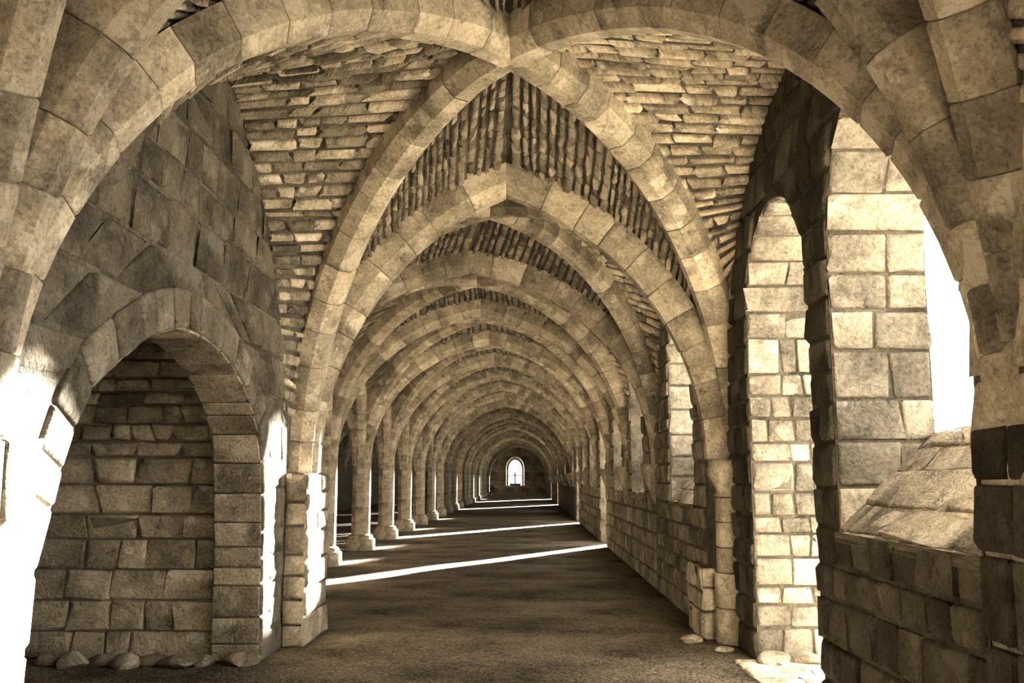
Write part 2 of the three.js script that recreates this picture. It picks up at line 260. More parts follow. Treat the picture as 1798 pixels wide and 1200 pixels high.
// ---------------------------------------------------------------- right wall, its openings and stones
const openings = [];
const opening = (kind, d0, d1, sill, spring, top, near) => openings.push({ kind, d0, d1, sill, spring, top, near });
opening('window', -3.6, -1.6, 1.34, 3.1, 4.1); opening('window', 0.9, 2.9, 1.34, 3.1, 4.1);
opening('window', 4.62, 6.73, 1.31, 3.16, 4.42, true); opening('door', 7.23, 9.29, 0, 3.06, 4.16, true);
opening('window', 11.45, 13.4, 1.37, 3.0, 4.0, true);
for (let k = 2; k < LAST - 1; k++) { if ([9, 11, 12, 14, 15, 16, 18, 20, 21].includes(k)) continue; const m = dOf(k) + PITCH / 2 + (k === 2 ? 0.35 : -0.15); opening([4, 7, 13, 17].includes(k) ? 'door' : 'window', m - 0.98, m + 0.98, [4, 7, 13, 17].includes(k) ? 0 : 1.36, 3.0, 4.0); }
const outline = (o, n = 14) => { const c = (o.d0 + o.d1) / 2, w = (o.d1 - o.d0) / 2, p = [[o.d1, o.sill]]; for (let i = 0; i <= n; i++) { const t = Math.PI * i / n; p.push([c + w * Math.cos(t), o.spring + (o.top - o.spring) * Math.pow(Math.sin(t), 0.85)]); } p.push([o.d0, o.sill]); return p; };
const TH = 0.7;
const wallRight = structure('wall_right', V(XW, 0, 0));
{
  const part = (a, b, x) => {                          // doors reach the floor: they are cut out of the outline's foot
    const os = openings.filter((o) => o.d0 >= a && o.d1 <= b), poly = [[a, 5.8], [a, -0.3]];
    for (const o of os.filter((q) => q.kind === 'door').sort((p, q) => p.d0 - q.d0)) { poly.push([o.d0, -0.3]); poly.push(...outline(o).reverse().map(([u, v]) => [u, Math.max(v, 0)])); poly.push([o.d1, -0.3]); }
    poly.push([b, -0.3], [b, 5.8]);
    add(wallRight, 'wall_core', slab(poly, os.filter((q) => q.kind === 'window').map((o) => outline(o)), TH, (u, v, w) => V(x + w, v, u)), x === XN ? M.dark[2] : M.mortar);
  };
  part(-5, STEP, XN); part(STEP, END + 1, XW);
  const S = (x) => planeS(V(x, 0, 0), new THREE.Vector3(0, 0, -1), new THREE.Vector3(0, 1, 0), new THREE.Vector3(-1, 0, 0));
  const cut = (a, b, top) => scan([[[a, -0.02], [b, -0.02], [b, top], [a, top]], ...openings.filter((o) => o.d1 > a && o.d0 < b).map((o) => outline(o).map(([u, v]) => [clamp(u, a, b), v]))]);
  lay(wallRight, 'wall_stone', S(XN), cut(3.0, 4.6, 5.0), 0, 5.0, { seed: 20, course: [0.3, 0.4], len: [0.4, 0.6], joint: 0.012, proud: 0.03, edge: 0.03, rough: 0.008, mats: M.ashlar, max: 60 });  // left paler than the stretch beyond, as if lit
  lay(wallRight, 'wall_stone', S(XN), cut(4.62, 10.2, 5.0), 0, 5.0, { seed: 21, course: [0.22, 0.34], len: [0.25, 0.5], joint: 0.014, proud: 0.03, edge: 0.03, rough: 0.008, mats: M.dark, max: 150 });  // shade of the inner wall face painted in as a darker stone tone
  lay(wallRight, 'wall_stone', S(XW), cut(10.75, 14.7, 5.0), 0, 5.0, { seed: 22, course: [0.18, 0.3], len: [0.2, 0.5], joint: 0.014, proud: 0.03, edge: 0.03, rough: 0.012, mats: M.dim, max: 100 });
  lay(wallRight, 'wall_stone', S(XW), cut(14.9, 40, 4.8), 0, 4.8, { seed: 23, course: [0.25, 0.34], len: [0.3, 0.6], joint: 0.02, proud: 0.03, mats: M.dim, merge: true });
}
openings.forEach((o, i) => {
  const XO = o.d1 < STEP ? XN : XW;
  const w = structure(o.kind + '_' + openings.filter((q, j) => j <= i && q.kind === o.kind).length, V(XO, o.sill, (o.d0 + o.d1) / 2)); w.name = w.name.replace(/_(\d+)(_\d{3})?$/, '_$1');
  const pts = outline(o, 30), arc = [0]; for (let k = 1; k < pts.length; k++) arc.push(arc[k - 1] + Math.hypot(pts[k][0] - pts[k - 1][0], pts[k][1] - pts[k - 1][1]));
  const total = arc[arc.length - 1], S = (u, v, h) => { let k = 0; while (k < pts.length - 2 && arc[k + 1] < v) k++; const t = clamp((v - arc[k]) / (arc[k + 1] - arc[k])), a = pts[k], b = pts[k + 1], l = Math.hypot(b[0] - a[0], b[1] - a[1]); return V(XO + u, lerp(a[1], b[1], t) - h * Math.abs(b[0] - a[0]) / l, lerp(a[0], b[0], t) - h * (b[1] - a[1]) / l); };
  if (o.near) {
    const H = o.spring - o.sill;
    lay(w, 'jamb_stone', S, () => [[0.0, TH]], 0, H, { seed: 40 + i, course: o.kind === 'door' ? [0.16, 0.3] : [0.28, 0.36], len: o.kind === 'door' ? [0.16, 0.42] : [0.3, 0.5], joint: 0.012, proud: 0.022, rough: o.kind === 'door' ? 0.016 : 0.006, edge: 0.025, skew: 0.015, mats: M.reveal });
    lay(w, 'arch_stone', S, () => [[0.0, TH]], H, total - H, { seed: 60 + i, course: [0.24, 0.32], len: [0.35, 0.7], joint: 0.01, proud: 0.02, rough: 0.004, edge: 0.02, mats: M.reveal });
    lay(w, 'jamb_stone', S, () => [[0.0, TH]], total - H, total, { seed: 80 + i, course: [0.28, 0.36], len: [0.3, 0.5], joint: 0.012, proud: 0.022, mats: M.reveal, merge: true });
  }
  if (o.kind === 'door' && o.near) {                    // added pale paving, its tone standing in for light on the doorway floor
    const T = planeS(V(XO - 0.25, 0.012, 0), new THREE.Vector3(1, 0, 0), new THREE.Vector3(0, 0, -1), new THREE.Vector3(0, 1, 0));
    lay(w, 'added_paving_stone', T, () => [[0.0, 1.6]], o.d0 - 0.05, o.d1 - 0.02, { seed: 90, course: [0.24, 0.4], len: [0.25, 0.6], joint: 0.012, proud: 0.02, edge: 0.04, rough: 0.012, tilt: 0.008, skew: 0.05, mats: M.lime });
  }
  if (o.kind === 'window') {                            // splayed sill rising to the outside
    const rise = 0.7, sl = (u, v) => V(XO - 0.03 + u, o.sill + 0.02 + (u > 0.02 ? rise * clamp((u - 0.02) / TH) + (o.near ? 0.04 * (fbm(u / 4 + 3, v / 4 + 3, 16, 4, 500 + i) - 0.5) : 0) : 0), v), us = range(0, TH + 0.05, o.near ? 18 : 3), vs = range(o.d0 - 0.02, o.d1 + 0.02, o.near ? 40 : 3);
    const top = sheet((u, v) => sl(u, v), us, vs), front = sheet((u, v) => { const p = sl(0, u); p.y = v === 0 ? o.sill - 0.05 : p.y; return p; }, vs, [0, 1]), back = sheet((u, v) => { const p = sl(TH + 0.05, u); p.y = v === 0 ? o.sill - 0.05 : p.y; return p; }, vs, [0, 1]);
    const nx = -rise, ny = TH, nl = Math.hypot(nx, ny);
    if (o.near) lay(w, 'sill_stone', (u, v, h) => sl(v / nl * TH, u).add(new THREE.Vector3(nx / nl * h, ny / nl * h, 0)), () => [[o.d0 + 0.01, o.d1 - 0.01]], 0.02, nl, { seed: 95 + i, course: [0.18, 0.34], len: [0.3, 0.9], joint: 0.003, proud: 0.014, edge: 0.02, rough: 0.014, tilt: 0.008, skew: 0.12, wave: 0.008, mats: [M.sill, M.dim[1], M.dim[3], M.sill] });
    add(w, 'sill', mergeGeometries([top, front, back]), M.sill);
  }
});

// ---------------------------------------------------------------- left wall of the near bay, with the low arch
const XL = -2.5;
const archPts = [[9.13, 0], [9.1, 0.6], [9.06, 1.2], [8.98, 1.7], [8.86, 2.12], [8.65, 2.3], [8.35, 2.5], [8.05, 2.63], [7.68, 2.73], [7.25, 2.79], [6.77, 2.79], [6.25, 2.66], [5.95, 2.53], [5.67, 2.38], [5.42, 2.23], [5.24, 2.05], [5.22, 1.98], [5.12, 1.8], [5.0, 1.5], [4.89, 1.24], [4.83, 0.75], [4.8, 0.3], [4.78, 0]];
const arcOf = (p) => { const a = [0]; for (let i = 1; i < p.length; i++) a.push(a[i - 1] + Math.hypot(p[i][0] - p[i - 1][0], p[i][1] - p[i - 1][1])); return a; };
const wallLeft = structure('wall_left', V(XL, 0, 7));
{
  const down = [...archPts].reverse();
  const poly = [[-5, 5.8], [-5, -0.3], [4.78, -0.3], ...down, [9.13, -0.3], [9.9, -0.3], [9.9, 5.8]];
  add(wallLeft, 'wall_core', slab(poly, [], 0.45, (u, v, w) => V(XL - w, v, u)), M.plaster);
  const S = planeS(V(XL, 0, 0), new THREE.Vector3(0, 0, -1), new THREE.Vector3(0, 1, 0), new THREE.Vector3(1, 0, 0)), ring = 0.3, arc = arcOf(archPts);
  const off = archPts.map((p, i) => { const a = archPts[Math.max(0, i - 1)], b = archPts[Math.min(archPts.length - 1, i + 1)], l = Math.hypot(b[0] - a[0], b[1] - a[1]); return [p[0] + (b[1] - a[1]) / l * ring, p[1] - (b[0] - a[0]) / l * ring]; });
  const face = scan([[[4.0, -0.02], [9.86, -0.02], [9.86, 5.1], [4.0, 5.1]], off.map(([u, v]) => [u, Math.max(v, -0.05)])]);
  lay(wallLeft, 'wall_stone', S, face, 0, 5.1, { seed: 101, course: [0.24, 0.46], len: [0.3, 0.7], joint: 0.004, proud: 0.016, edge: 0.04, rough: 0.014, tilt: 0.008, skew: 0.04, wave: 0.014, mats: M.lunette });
  // ring of stones round the arch and its soffit
  const on = (v, P) => { let k = 0; while (k < arc.length - 2 && arc[k + 1] < v) k++; const t = clamp((v - arc[k]) / (arc[k + 1] - arc[k])); return [lerp(P[k][0], P[k + 1][0], t), lerp(P[k][1], P[k + 1][1], t), k]; };
  const RS = (u, v, h) => { const a = on(v, archPts), b = on(v, off); return V(XL + h, lerp(a[1], b[1], u / ring), lerp(a[0], b[0], u / ring)); };
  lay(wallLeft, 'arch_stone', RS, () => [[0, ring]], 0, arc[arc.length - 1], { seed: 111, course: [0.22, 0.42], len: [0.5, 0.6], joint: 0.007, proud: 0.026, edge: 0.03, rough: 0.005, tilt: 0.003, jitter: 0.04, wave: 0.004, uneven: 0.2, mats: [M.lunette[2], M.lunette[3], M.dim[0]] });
  const SS = (u, v, h) => { const a = on(v, archPts), p = archPts[a[2]], q = archPts[a[2] + 1], l = Math.hypot(q[0] - p[0], q[1] - p[1]); return V(XL - u, a[1] - h * Math.abs(q[0] - p[0]) / l, a[0] - h * (q[1] - p[1]) / l); };
  lay(wallLeft, 'soffit_stone', SS, () => [[0, 0.45]], 0, arc[arc.length - 1], { seed: 121, course: [0.16, 0.3], len: [0.5, 0.6], joint: 0.006, proud: 0.012, edge: 0.015, rough: 0.003, jitter: 0.03, mats: [M.dim[2], M.dim[3], M.ashlar[0]] });
}
// the walled chamber behind that arch
const wallChamber = structure('wall_partition', V(-5, 0, 9.2));
{
  const box = (x0, x1, y0, y1, d0, d1) => { const g = new THREE.BoxGeometry(x1 - x0, y1 - y0, d1 - d0); g.translate((x0 + x1) / 2, (y0 + y1) / 2, -(d0 + d1) / 2); return g; };
  add(wallChamber, 'wall_core', box(-10.3, -2.55, -0.3, 5.8, 9.24, 9.9), M.joint);
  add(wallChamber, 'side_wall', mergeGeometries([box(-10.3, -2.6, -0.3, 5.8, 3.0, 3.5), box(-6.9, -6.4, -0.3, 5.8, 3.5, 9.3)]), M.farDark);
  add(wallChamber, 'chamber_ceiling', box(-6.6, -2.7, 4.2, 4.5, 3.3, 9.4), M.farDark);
  const S = planeS(V(-2.9, 0, 9.24), new THREE.Vector3(-1, 0, 0), new THREE.Vector3(0, 1, 0), new THREE.Vector3(0, 0, 1));
  lay(wallChamber, 'wall_stone', S, () => [[0.0, 2.6]], 0, 1.12, { seed: 131, course: [0.26, 0.29], len: [0.22, 0.6], joint: 0.003, proud: 0.045, edge: 0.025, rough: 0.014, wave: 0.006, mats: M.ashlar, uneven: 0.3, seen: true });
  lay(wallChamber, 'wall_stone', S, () => [[0.0, 2.6]], 1.12, 1.9, { seed: 132, course: [0.2, 0.3], len: [0.25, 0.55], joint: 0.004, proud: 0.05, edge: 0.035, rough: 0.03, skew: 0.04, wave: 0.01, mats: M.ashlar, seen: true });
  lay(wallChamber, 'rubble_stone', S, () => [[0.0, 2.6]], 1.9, 3.6, { seed: 133, course: [0.09, 0.2], len: [0.15, 0.5], joint: 0.004, proud: 0.05, edge: 0.03, rough: 0.03, tilt: 0.02, skew: 0.05, wave: 0.012, mats: M.ashlar, seen: true });
}
const wallAisle = structure('wall_aisle', V(-9.9, 0, 55));
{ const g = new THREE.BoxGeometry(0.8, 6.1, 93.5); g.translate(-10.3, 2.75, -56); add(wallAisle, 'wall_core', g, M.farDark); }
// end wall with its lancet window
{ const w = structure('wall_added_back', V(0, 0, -5)), g = new THREE.BoxGeometry(6.5, 6.1, 0.6); g.translate(-0.1, 2.75, 5.3); add(w, 'wall_core', g, M.far); }  // unseen wall, added to cut the light from behind the camera
const wallEnd = structure('wall_end', V(-4, 0, END));
const lancet = (x, w, s, sp, top, n = 10) => { const p = [[x - w, s], [x - w, sp]]; for (let i = 1; i < n; i++) { const t = i / n; p.push([x - w + w * (1 - Math.cos(t * Math.PI / 2)) , sp + (top - sp) * Math.sin(t * Math.PI / 2) ** 0.9]); } p.push([x, top]); for (let i = n - 1; i > 0; i--) { const t = i / n; p.push([x + w - w * (1 - Math.cos(t * Math.PI / 2)), sp + (top - sp) * Math.sin(t * Math.PI / 2) ** 0.9]); } p.push([x + w, sp], [x + w, s]); return p; };
const WX = -1.24;
{
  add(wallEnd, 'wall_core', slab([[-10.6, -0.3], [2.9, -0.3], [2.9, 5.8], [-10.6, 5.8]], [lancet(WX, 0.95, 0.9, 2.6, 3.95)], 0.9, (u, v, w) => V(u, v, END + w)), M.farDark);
  const w = structure('window_99', V(WX, 0.9, END)); w.name = 'window_' + (openings.filter((o) => o.kind === 'window').length + 1);
  add(w, 'window_frame', slab(lancet(WX, 0.94, 0.85, 2.6, 3.94), [lancet(WX, 0.7, 0.92, 2.55, 3.6)], 0.25, (u, v, q) => V(u, v, END + 0.45 + q)), M.column[2]);
  const bar = (a, b, c, e) => { const g = new THREE.BoxGeometry(a, b, 0.06); g.translate(c, e, -(END + 0.5)); return g; };
  add(w, 'window_bar', bar(0.17, 1.5, WX, 1.6), iron); add(w, 'window_bar', bar(1.4, 0.13, WX, 2.0), iron); add(w, 'window_bar', bar(1.2, 0.22, WX, 1.02), iron);
}

// ---------------------------------------------------------------- vaults
const ceiling = structure('ceiling', V(-1, 5.4, 7.5));
function cell(parent, A, B, oA, oB, o) {
  const w = webS(A, B, oA, oB, o.level), n = 26, us = range(0, 1, 6), vs = range(0, w.total, n);
  const g = group('vault_cell', w.S(0, w.total / 2, 0), parent);
  add(g, 'web_backing', sheet((u, v) => w.S(u * w.L(v), v, 0), us, vs), o.backing ?? M.mortar);
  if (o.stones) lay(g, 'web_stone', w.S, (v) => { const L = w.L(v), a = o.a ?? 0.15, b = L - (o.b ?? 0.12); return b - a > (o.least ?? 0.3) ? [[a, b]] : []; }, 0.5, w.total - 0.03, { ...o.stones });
}
function cells(parent, b, Tn, Tf, Ll, Lr, o) {
  const off = HR - 0.03, st = (n, x) => ({ ...x, stones: o.stones && { ...o.stones, ...(n < 5 && !o.stones.plain ? { len: [0.1, 0.3], course: [0.09, 0.15], mats: [M.dim[1], M.dim[3], M.web[1], M.web[2]] } : n > 6 && !o.stones.plain ? { mats: M.lime } : {}), seed: o.seed * 10 + n } });  // light painted by cell: right cells get paler stone, cross cells darker
  const wallSide = { a: 0.0, level: true };
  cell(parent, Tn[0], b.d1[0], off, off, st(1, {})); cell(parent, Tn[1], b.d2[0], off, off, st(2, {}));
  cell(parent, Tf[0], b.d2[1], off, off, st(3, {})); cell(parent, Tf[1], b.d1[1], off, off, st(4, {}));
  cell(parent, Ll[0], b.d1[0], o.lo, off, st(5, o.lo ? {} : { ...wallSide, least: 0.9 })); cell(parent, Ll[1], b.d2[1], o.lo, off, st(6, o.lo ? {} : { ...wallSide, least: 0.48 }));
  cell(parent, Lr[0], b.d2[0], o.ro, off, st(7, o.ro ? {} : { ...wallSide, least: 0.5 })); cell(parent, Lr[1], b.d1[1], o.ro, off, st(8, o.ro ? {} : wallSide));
}
const rubble = { course: [0.1, 0.165], len: [0.16, 0.48], joint: 0.022, proud: 0.04, edge: 0.02, tilt: 0.006, rough: 0.008, skew: 0.025, wave: 0.018, jitter: 0.14, mats: M.web, seen: true, max: 170, min: 9, uneven: 0.5 };
const midp = (h) => h[0].at(0, 0).add(h[1].at(0, 0)).multiplyScalar(0.5);
function ribThing(name, label, category, halves, prof, o = {}) { const t = thing(name, label, category, midp(halves).setY(o.base ?? 1.9), o.group); buildRib(t, halves, prof, { parts: true, ...o }); return t; }

const Ts = {}; const YT = (k) => (k === 0 ? { yc: 5.08, R: 1.3 } : k === 1 ? { yc: 4.87, R: 1.6, dx: -0.06 } : k < 0 ? { yc: 4.95, R: 1.4 } : { yc: 4.96, R: 1.2 });
for (let k = -1; k <= LAST; k++) Ts[k] = transverse(pierL(k), pierR(k), YT(k));
const Bs = {}; for (let k = -1; k < LAST; k++) Bs[k] = bayOf(pierL(k), pierR(k), pierL(k + 1), k === 0 ? { ...pierR(1), x: 2.38 } : pierR(k + 1), { yd: k === 0 ? 5.09 : 5.16 });
const leftL = (k) => (k < 1 ? wallArch(XL, dOf(k) + (k ? 0.5 : 0.85), dOf(k + 1) - (k ? 0.5 : 0.72), 1.9, 5.02, 1.9) : lengthwise(pierL(k), pierL(k + 1), 4.7, 1.4));
const rightL = (k) => (k === 0 ? wallArch(XN, dOf(k) + 0.05, dOf(k + 1) - 0.4, 2.6, 5.1, 1.1) : wallArch(k < 0 ? XN : XW, dOf(k) + 0.45, dOf(k + 1) - 0.45, 1.9, 5.05, 1.5));
const SP = (k) => ({ seed: 300 + k, lo: k < 1 ? 0 : HR - 0.03, ro: 0 });
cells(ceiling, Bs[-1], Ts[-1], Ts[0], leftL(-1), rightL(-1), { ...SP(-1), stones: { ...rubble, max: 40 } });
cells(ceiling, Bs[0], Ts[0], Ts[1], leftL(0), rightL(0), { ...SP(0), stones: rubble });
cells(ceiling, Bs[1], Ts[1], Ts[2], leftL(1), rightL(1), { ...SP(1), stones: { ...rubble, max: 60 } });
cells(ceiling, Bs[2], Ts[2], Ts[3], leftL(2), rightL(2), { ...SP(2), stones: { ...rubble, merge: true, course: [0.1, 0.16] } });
// the bays beyond repeat one pattern
const vaultFar = new THREE.Group(); vaultFar.name = numbered('vault_bay'); vaultFar.position.set(0, 0, 0);
{
  const proto = group('vault_bay', V(-1, 2, dOf(3)), ceiling);
  const far = { ...rubble, plain: true, mats: M.dim, merge: true, seen: false, course: [0.13, 0.2], len: [0.25, 0.6] };
  const holder = { add: (m) => proto.add(m) };
  const flat = []; const save = [];
  const tmp = new THREE.Group(); tmp.name = 'tmp'; scene.add(tmp); cells(tmp, Bs[3], Ts[3], Ts[4], leftL(3), rightL(3), { ...SP(3), stones: far }); scene.remove(tmp);
  tmp.updateMatrixWorld(true); const back = [], st = []; tmp.traverse((m) => { if (m.isMesh) { const g = m.geometry.clone().applyMatrix4(m.matrixWorld); (m.name.startsWith('web_backing') ? back : st).push(g); } });
  add(proto, 'web_backing', mergeGeometries(back), M.mortar); add(proto, 'web_courses', mergeGeometries(st), M.vc, 'stuff');
  for (let k = 4; k < LAST; k++) { const c = proto.clone(); c.name = numbered('vault_bay'); c.position.z -= PITCH * (k - 3); ceiling.add(c); }
  // the other aisle beyond the columns
  const pl = (k) => ({ x: -10.1, d: dOf(k), r: 0.25, ys: 2.0 }), pr = (k) => ({ x: COLX, d: dOf(k), r: 0.24, ys: 2.0 });
  const t3 = transverse(pl(3), pr(3), YT(3)), t4 = transverse(pl(4), pr(4), YT(4)), b3 = bayOf(pl(3), pr(3), pl(4), pr(4), { yd: 5.16 });
  const tmp2 = new THREE.Group(); scene.add(tmp2); cells(tmp2, b3, t3, t4, wallArch(-9.9, dOf(3) + 0.45, dOf(4) - 0.45, 1.9, 5.05, 1.7), lengthwise(pr(3), pr(4), 4.7, 1.4), { seed: 900, lo: 0, ro: HR - 0.03 }); scene.remove(tmp2); tmp2.updateMatrixWorld(true);
  const back2 = []; tmp2.traverse((m) => { if (m.isMesh) back2.push(m.geometry.clone().applyMatrix4(m.matrixWorld)); });
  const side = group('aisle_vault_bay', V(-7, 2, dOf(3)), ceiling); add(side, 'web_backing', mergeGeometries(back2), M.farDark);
  for (let k = 1; k < LAST; k++) if (k !== 3) { const c = side.clone(); c.name = numbered('aisle_vault_bay'); c.position.z -= dOf(k) - dOf(3); ceiling.add(c); }
  // ribs of the other aisle, dark between the columns
  const rt = thing('aisle_transverse_arch', 'shaded transverse arch of the far aisle behind the first column', 'arch', V(-7, 2, dOf(3)), undefined); buildRib(rt, t3, TP, { seed: 5, stone: 0.5 });
  const ra = thing('aisle_diagonal_rib', 'shaded diagonal rib of the far aisle leaving the first column forwards', 'rib', V(-7, 2, b3.c.d)); buildRib(ra, b3.d1, FP, { seed: 6, stone: 0.5 });
  const rb = thing('aisle_diagonal_rib', 'shaded diagonal rib of the far aisle leaving the first column backwards', 'rib', V(-7, 2, b3.c.d)); buildRib(rb, b3.d2, FP, { seed: 7, stone: 0.5 });
  const at = (k, src, word) => copyThing(src, V(0, 0, dOf(k) - dOf(3)), word + ' in the other aisle at the ' + ORD[k - 2] + ' column past the left pier');
  for (let k = 4; k <= 12; k++) { at(k, rt, 'dark cross arch'); at(k, ra, 'dark rib running forwards'); at(k, rb, 'dark rib running backwards'); }
}
// ribs: near bays one by one with their voussoirs, the far ones as copies
ribThing('diagonal_rib', 'diagonal rib from near left pier over the crossing down onto the wall shaft', 'rib', Bs[0].d1, DP, { seed: 11, start: [0, 0] });
ribThing('diagonal_rib', 'diagonal rib from the sunlit left pier over the crossing to the near right pier', 'rib', Bs[0].d2, DP, { seed: 12 });
ribThing('diagonal_rib', 'broad rib at upper right edge standing furthest right on the near right pier', 'rib', Bs[-1].d1, FP, { seed: 13, mats: [M.dim[3], M.ashlar[0], M.ashlar[1]] });  // darker tones on this rib and the next two stand in for corner shade
ribThing('diagonal_rib', 'broad rib at upper left corner standing furthest left on the near left pier', 'rib', Bs[-1].d2, FP, { seed: 14, mats: [M.dim[3], M.ashlar[0], M.ashlar[1]] });
ribThing('transverse_arch', 'transverse arch between the near piers, its crown cut off by the top edge', 'arch', Ts[0], FP, { seed: 15, mats: [M.dim[3], M.ashlar[0], M.ashlar[1]] });
ribThing('transverse_arch', 'large pointed arch of square voussoirs framing the long tunnel of arches', 'arch', Ts[1], TP, { seed: 16, stone: 0.4 });
ribThing('diagonal_rib', 'shaded diagonal rib just behind the pointed arch, rising from behind the wall shaft', 'rib', Bs[1].d2, FP, { seed: 17 });
ribThing('diagonal_rib', 'diagonal rib just behind the pointed arch, landing on the first wall corbel', 'rib', Bs[1].d1, FP, { seed: 18 });
ribThing('longitudinal_arch', 'arch running lengthwise from the left pier to the hidden column behind it', 'arch', leftL(1), FP, { seed: 19 });
for (let k = 2; k <= 4; k++) ribThing('transverse_arch', ORD[k] + ' transverse arch of the tunnel counting the large pointed arch as first', 'arch', Ts[k], TP, { seed: 20 + k, stone: 0.42 });
for (let k = 2; k <= 3; k++) { ribThing('diagonal_rib', 'diagonal rib springing from the columns at the near end of the ' + ORD[k] + ' tunnel bay', 'rib', Bs[k].d1, FP, { seed: 30 + k, stone: 0.45 }); ribThing('diagonal_rib', 'diagonal rib springing from the window wall at the near end of the ' + ORD[k] + ' tunnel bay', 'rib', Bs[k].d2, FP, { seed: 40 + k, stone: 0.45 }); ribThing('longitudinal_arch', 'arch along the row of columns, ' + ORD[k] + ' bay of the tunnel', 'arch', leftL(k), FP, { seed: 50 + k, stone: 0.45 }); }
{
  const mk = (n, l, c, h, p, s) => { const t = thing(n, l, c, midp(h).setY(1.9)); buildRib(t, h, p, { seed: s, stone: 0.45, bevel: 0.005, uneven: 0.002 }); return t; };
  const lab = { T: (k) => ORD[k] + ' transverse arch of the tunnel counting the large pointed arch as first', A: (k) => 'diagonal rib springing from the columns at the near end of the ' + ORD[k] + ' tunnel bay', B: (k) => 'diagonal rib springing from the window wall at the near end of the ' + ORD[k] + ' tunnel bay', L: (k) => 'arch along the row of columns, ' + ORD[k] + ' bay of the tunnel' };
  const set = (k) => ({ k, T: mk('transverse_arch', lab.T(k + 1), 'arch', Ts[k + 1], TP, 61 + k), A: mk('diagonal_rib', lab.A(k), 'rib', Bs[k].d1, FP, 71 + k), B: mk('diagonal_rib', lab.B(k), 'rib', Bs[k].d2, FP, 81 + k), L: mk('longitudinal_arch', lab.L(k), 'arch', leftL(k), FP, 91 + k) });
  const sets = [4, 5, 6].map(set);
  for (let k = 7; k < LAST; k++) { const p = sets[[0, 2, 1, 0, 1, 2, 1][k % 7]], z = V(0, 0, PITCH * (k - p.k)); copyThing(p.T, z, lab.T(k + 1)); copyThing(p.A, z, lab.A(k)); copyThing(p.B, z, lab.B(k)); copyThing(p.L, z, lab.L(k)); }
}

// ---------------------------------------------------------------- columns, piers, wall shaft, corbels
function oct(r0, r1, y0, y1, bev, n = 8) {              // octagonal drum with bevelled joints
  const rows = [[y0, r0 - bev], [y0 + bev, r0], [y1 - bev, r1], [y1, r1 - bev]], pos = [], uv = [], idx = [], ou = rand() * 9;
  for (let k = 0; k < n; k++) { const s0 = pos.length / 3; for (const [y, r] of rows) for (const j of [0, 1]) { const a = (k + j + 0.5) * 2 * Math.PI / n; pos.push(r * Math.cos(a), y, r * Math.sin(a)); uv.push((k + j) * 2 * Math.PI * r0 / n + ou, y + ou); } for (let i = 0; i < 3; i++) { const a = s0 + i * 2; idx.push(a, a + 2, a + 3, a, a + 3, a + 1); } }
  for (const i of [0, 3]) { const s0 = pos.length / 3; for (let k = 0; k < n; k++) { const a = (k + 0.5) * 2 * Math.PI / n; pos.push(rows[i][1] * Math.cos(a), rows[i][0], rows[i][1] * Math.sin(a)); uv.push(Math.cos(a), Math.sin(a)); } for (let k = 1; k + 1 < n; k++) i ? idx.push(s0, s0 + k + 1, s0 + k) : idx.push(s0, s0 + k, s0 + k + 1); }
  return tri(pos, uv, idx);
}
const lathe = (p, n, o = {}) => { const g = new THREE.LatheGeometry(p.map(([r, y]) => new THREE.Vector2(r, y)), n, o.a ?? 0, o.l ?? Math.PI * 2), uv = g.attributes.uv; for (let i = 0; i < uv.count; i++) uv.setXY(i, uv.getX(i) * 2, g.attributes.position.getY(i)); return g; };
const at3 = (g, p) => { g.translate(p.x, p.y, p.z); return g; };
{
  const label = (k) => (k === 2 ? 'octagonal stone column just behind the left pier, mostly hidden by it' : k === 3 ? 'octagonal stone column partly hidden by the left pier, first to show' : 'octagonal stone column on a round base, ' + ORD[k - 2] + ' in the row from the left pier');
  const c = thing('stone_column', label(3), 'column', V(COLX, 0, dOf(3))), p = V(COLX, 0, dOf(3));
  add(c, 'column_base', at3(lathe([[0.001, -0.05], [0.35, -0.05], [0.352, 0.02], [0.35, 0.25], [0.335, 0.265], [0.29, 0.275], [0.3, 0.31], [0.275, 0.345], [0.235, 0.37], [0.001, 0.37]], 28), p), M.column[1]);
  let y = 0.36; for (let i = 0; i < 5; i++) { const h = [0.3, 0.36, 0.32, 0.38, 0.34][i]; add(c, 'column_drum', at3(oct(0.228, 0.228, y, y + h, 0.005), p), M.column[i % 3]); y += h; }
  add(c, 'column_head', at3(oct(0.228, 0.2, y, 2.6, 0.005), p), M.column[0]);
  for (let k = 2; k < LAST; k++) if (k !== 3) copyThing(c, V(0, 0, dOf(k) - dOf(3)), label(k));
}
const boxS = (x, d, ux, ud, nx, nd) => planeS(V(x, 0, d), new THREE.Vector3(ux, 0, -ud), new THREE.Vector3(0, 1, 0), new THREE.Vector3(nx, 0, -nd));
function pier(label, x0, x1, d0, d1, h, faces, o) {
  const t = thing('stone_pier', label, 'pier', V((x0 + x1) / 2, 0, (d0 + d1) / 2)), g = new THREE.BoxGeometry(x1 - x0, h + 0.1, d1 - d0, 1, 1, 1); g.translate((x0 + x1) / 2, h / 2 - 0.05, -(d0 + d1) / 2); add(t, 'pier_core', g, o.core ?? M.mortar);
  for (const [S, L] of faces) lay(t, 'pier_stone', S, () => [[0, L]], 0, h, { seed: o.seed++, joint: 0.01, proud: 0.02, edge: 0.025, mats: M.ashlar, ...o });
  return t;
}
pier('battered stone pier left of centre with a bright sunlit edge beside the low arch', -2.62, -2.27, 9.9, 10.95, 1.74, [[boxS(-2.5, 9.9, 1, 0, 0, -1), 0.24], [boxS(-2.27, 9.88, 0, 1, 1, 0), 1.08]], { seed: 201, course: [0.2, 0.34], len: [0.24, 0.5], rough: 0.014, uneven: 0.8, mats: [M.dim[2], M.dim[3], M.ashlar[0]] });
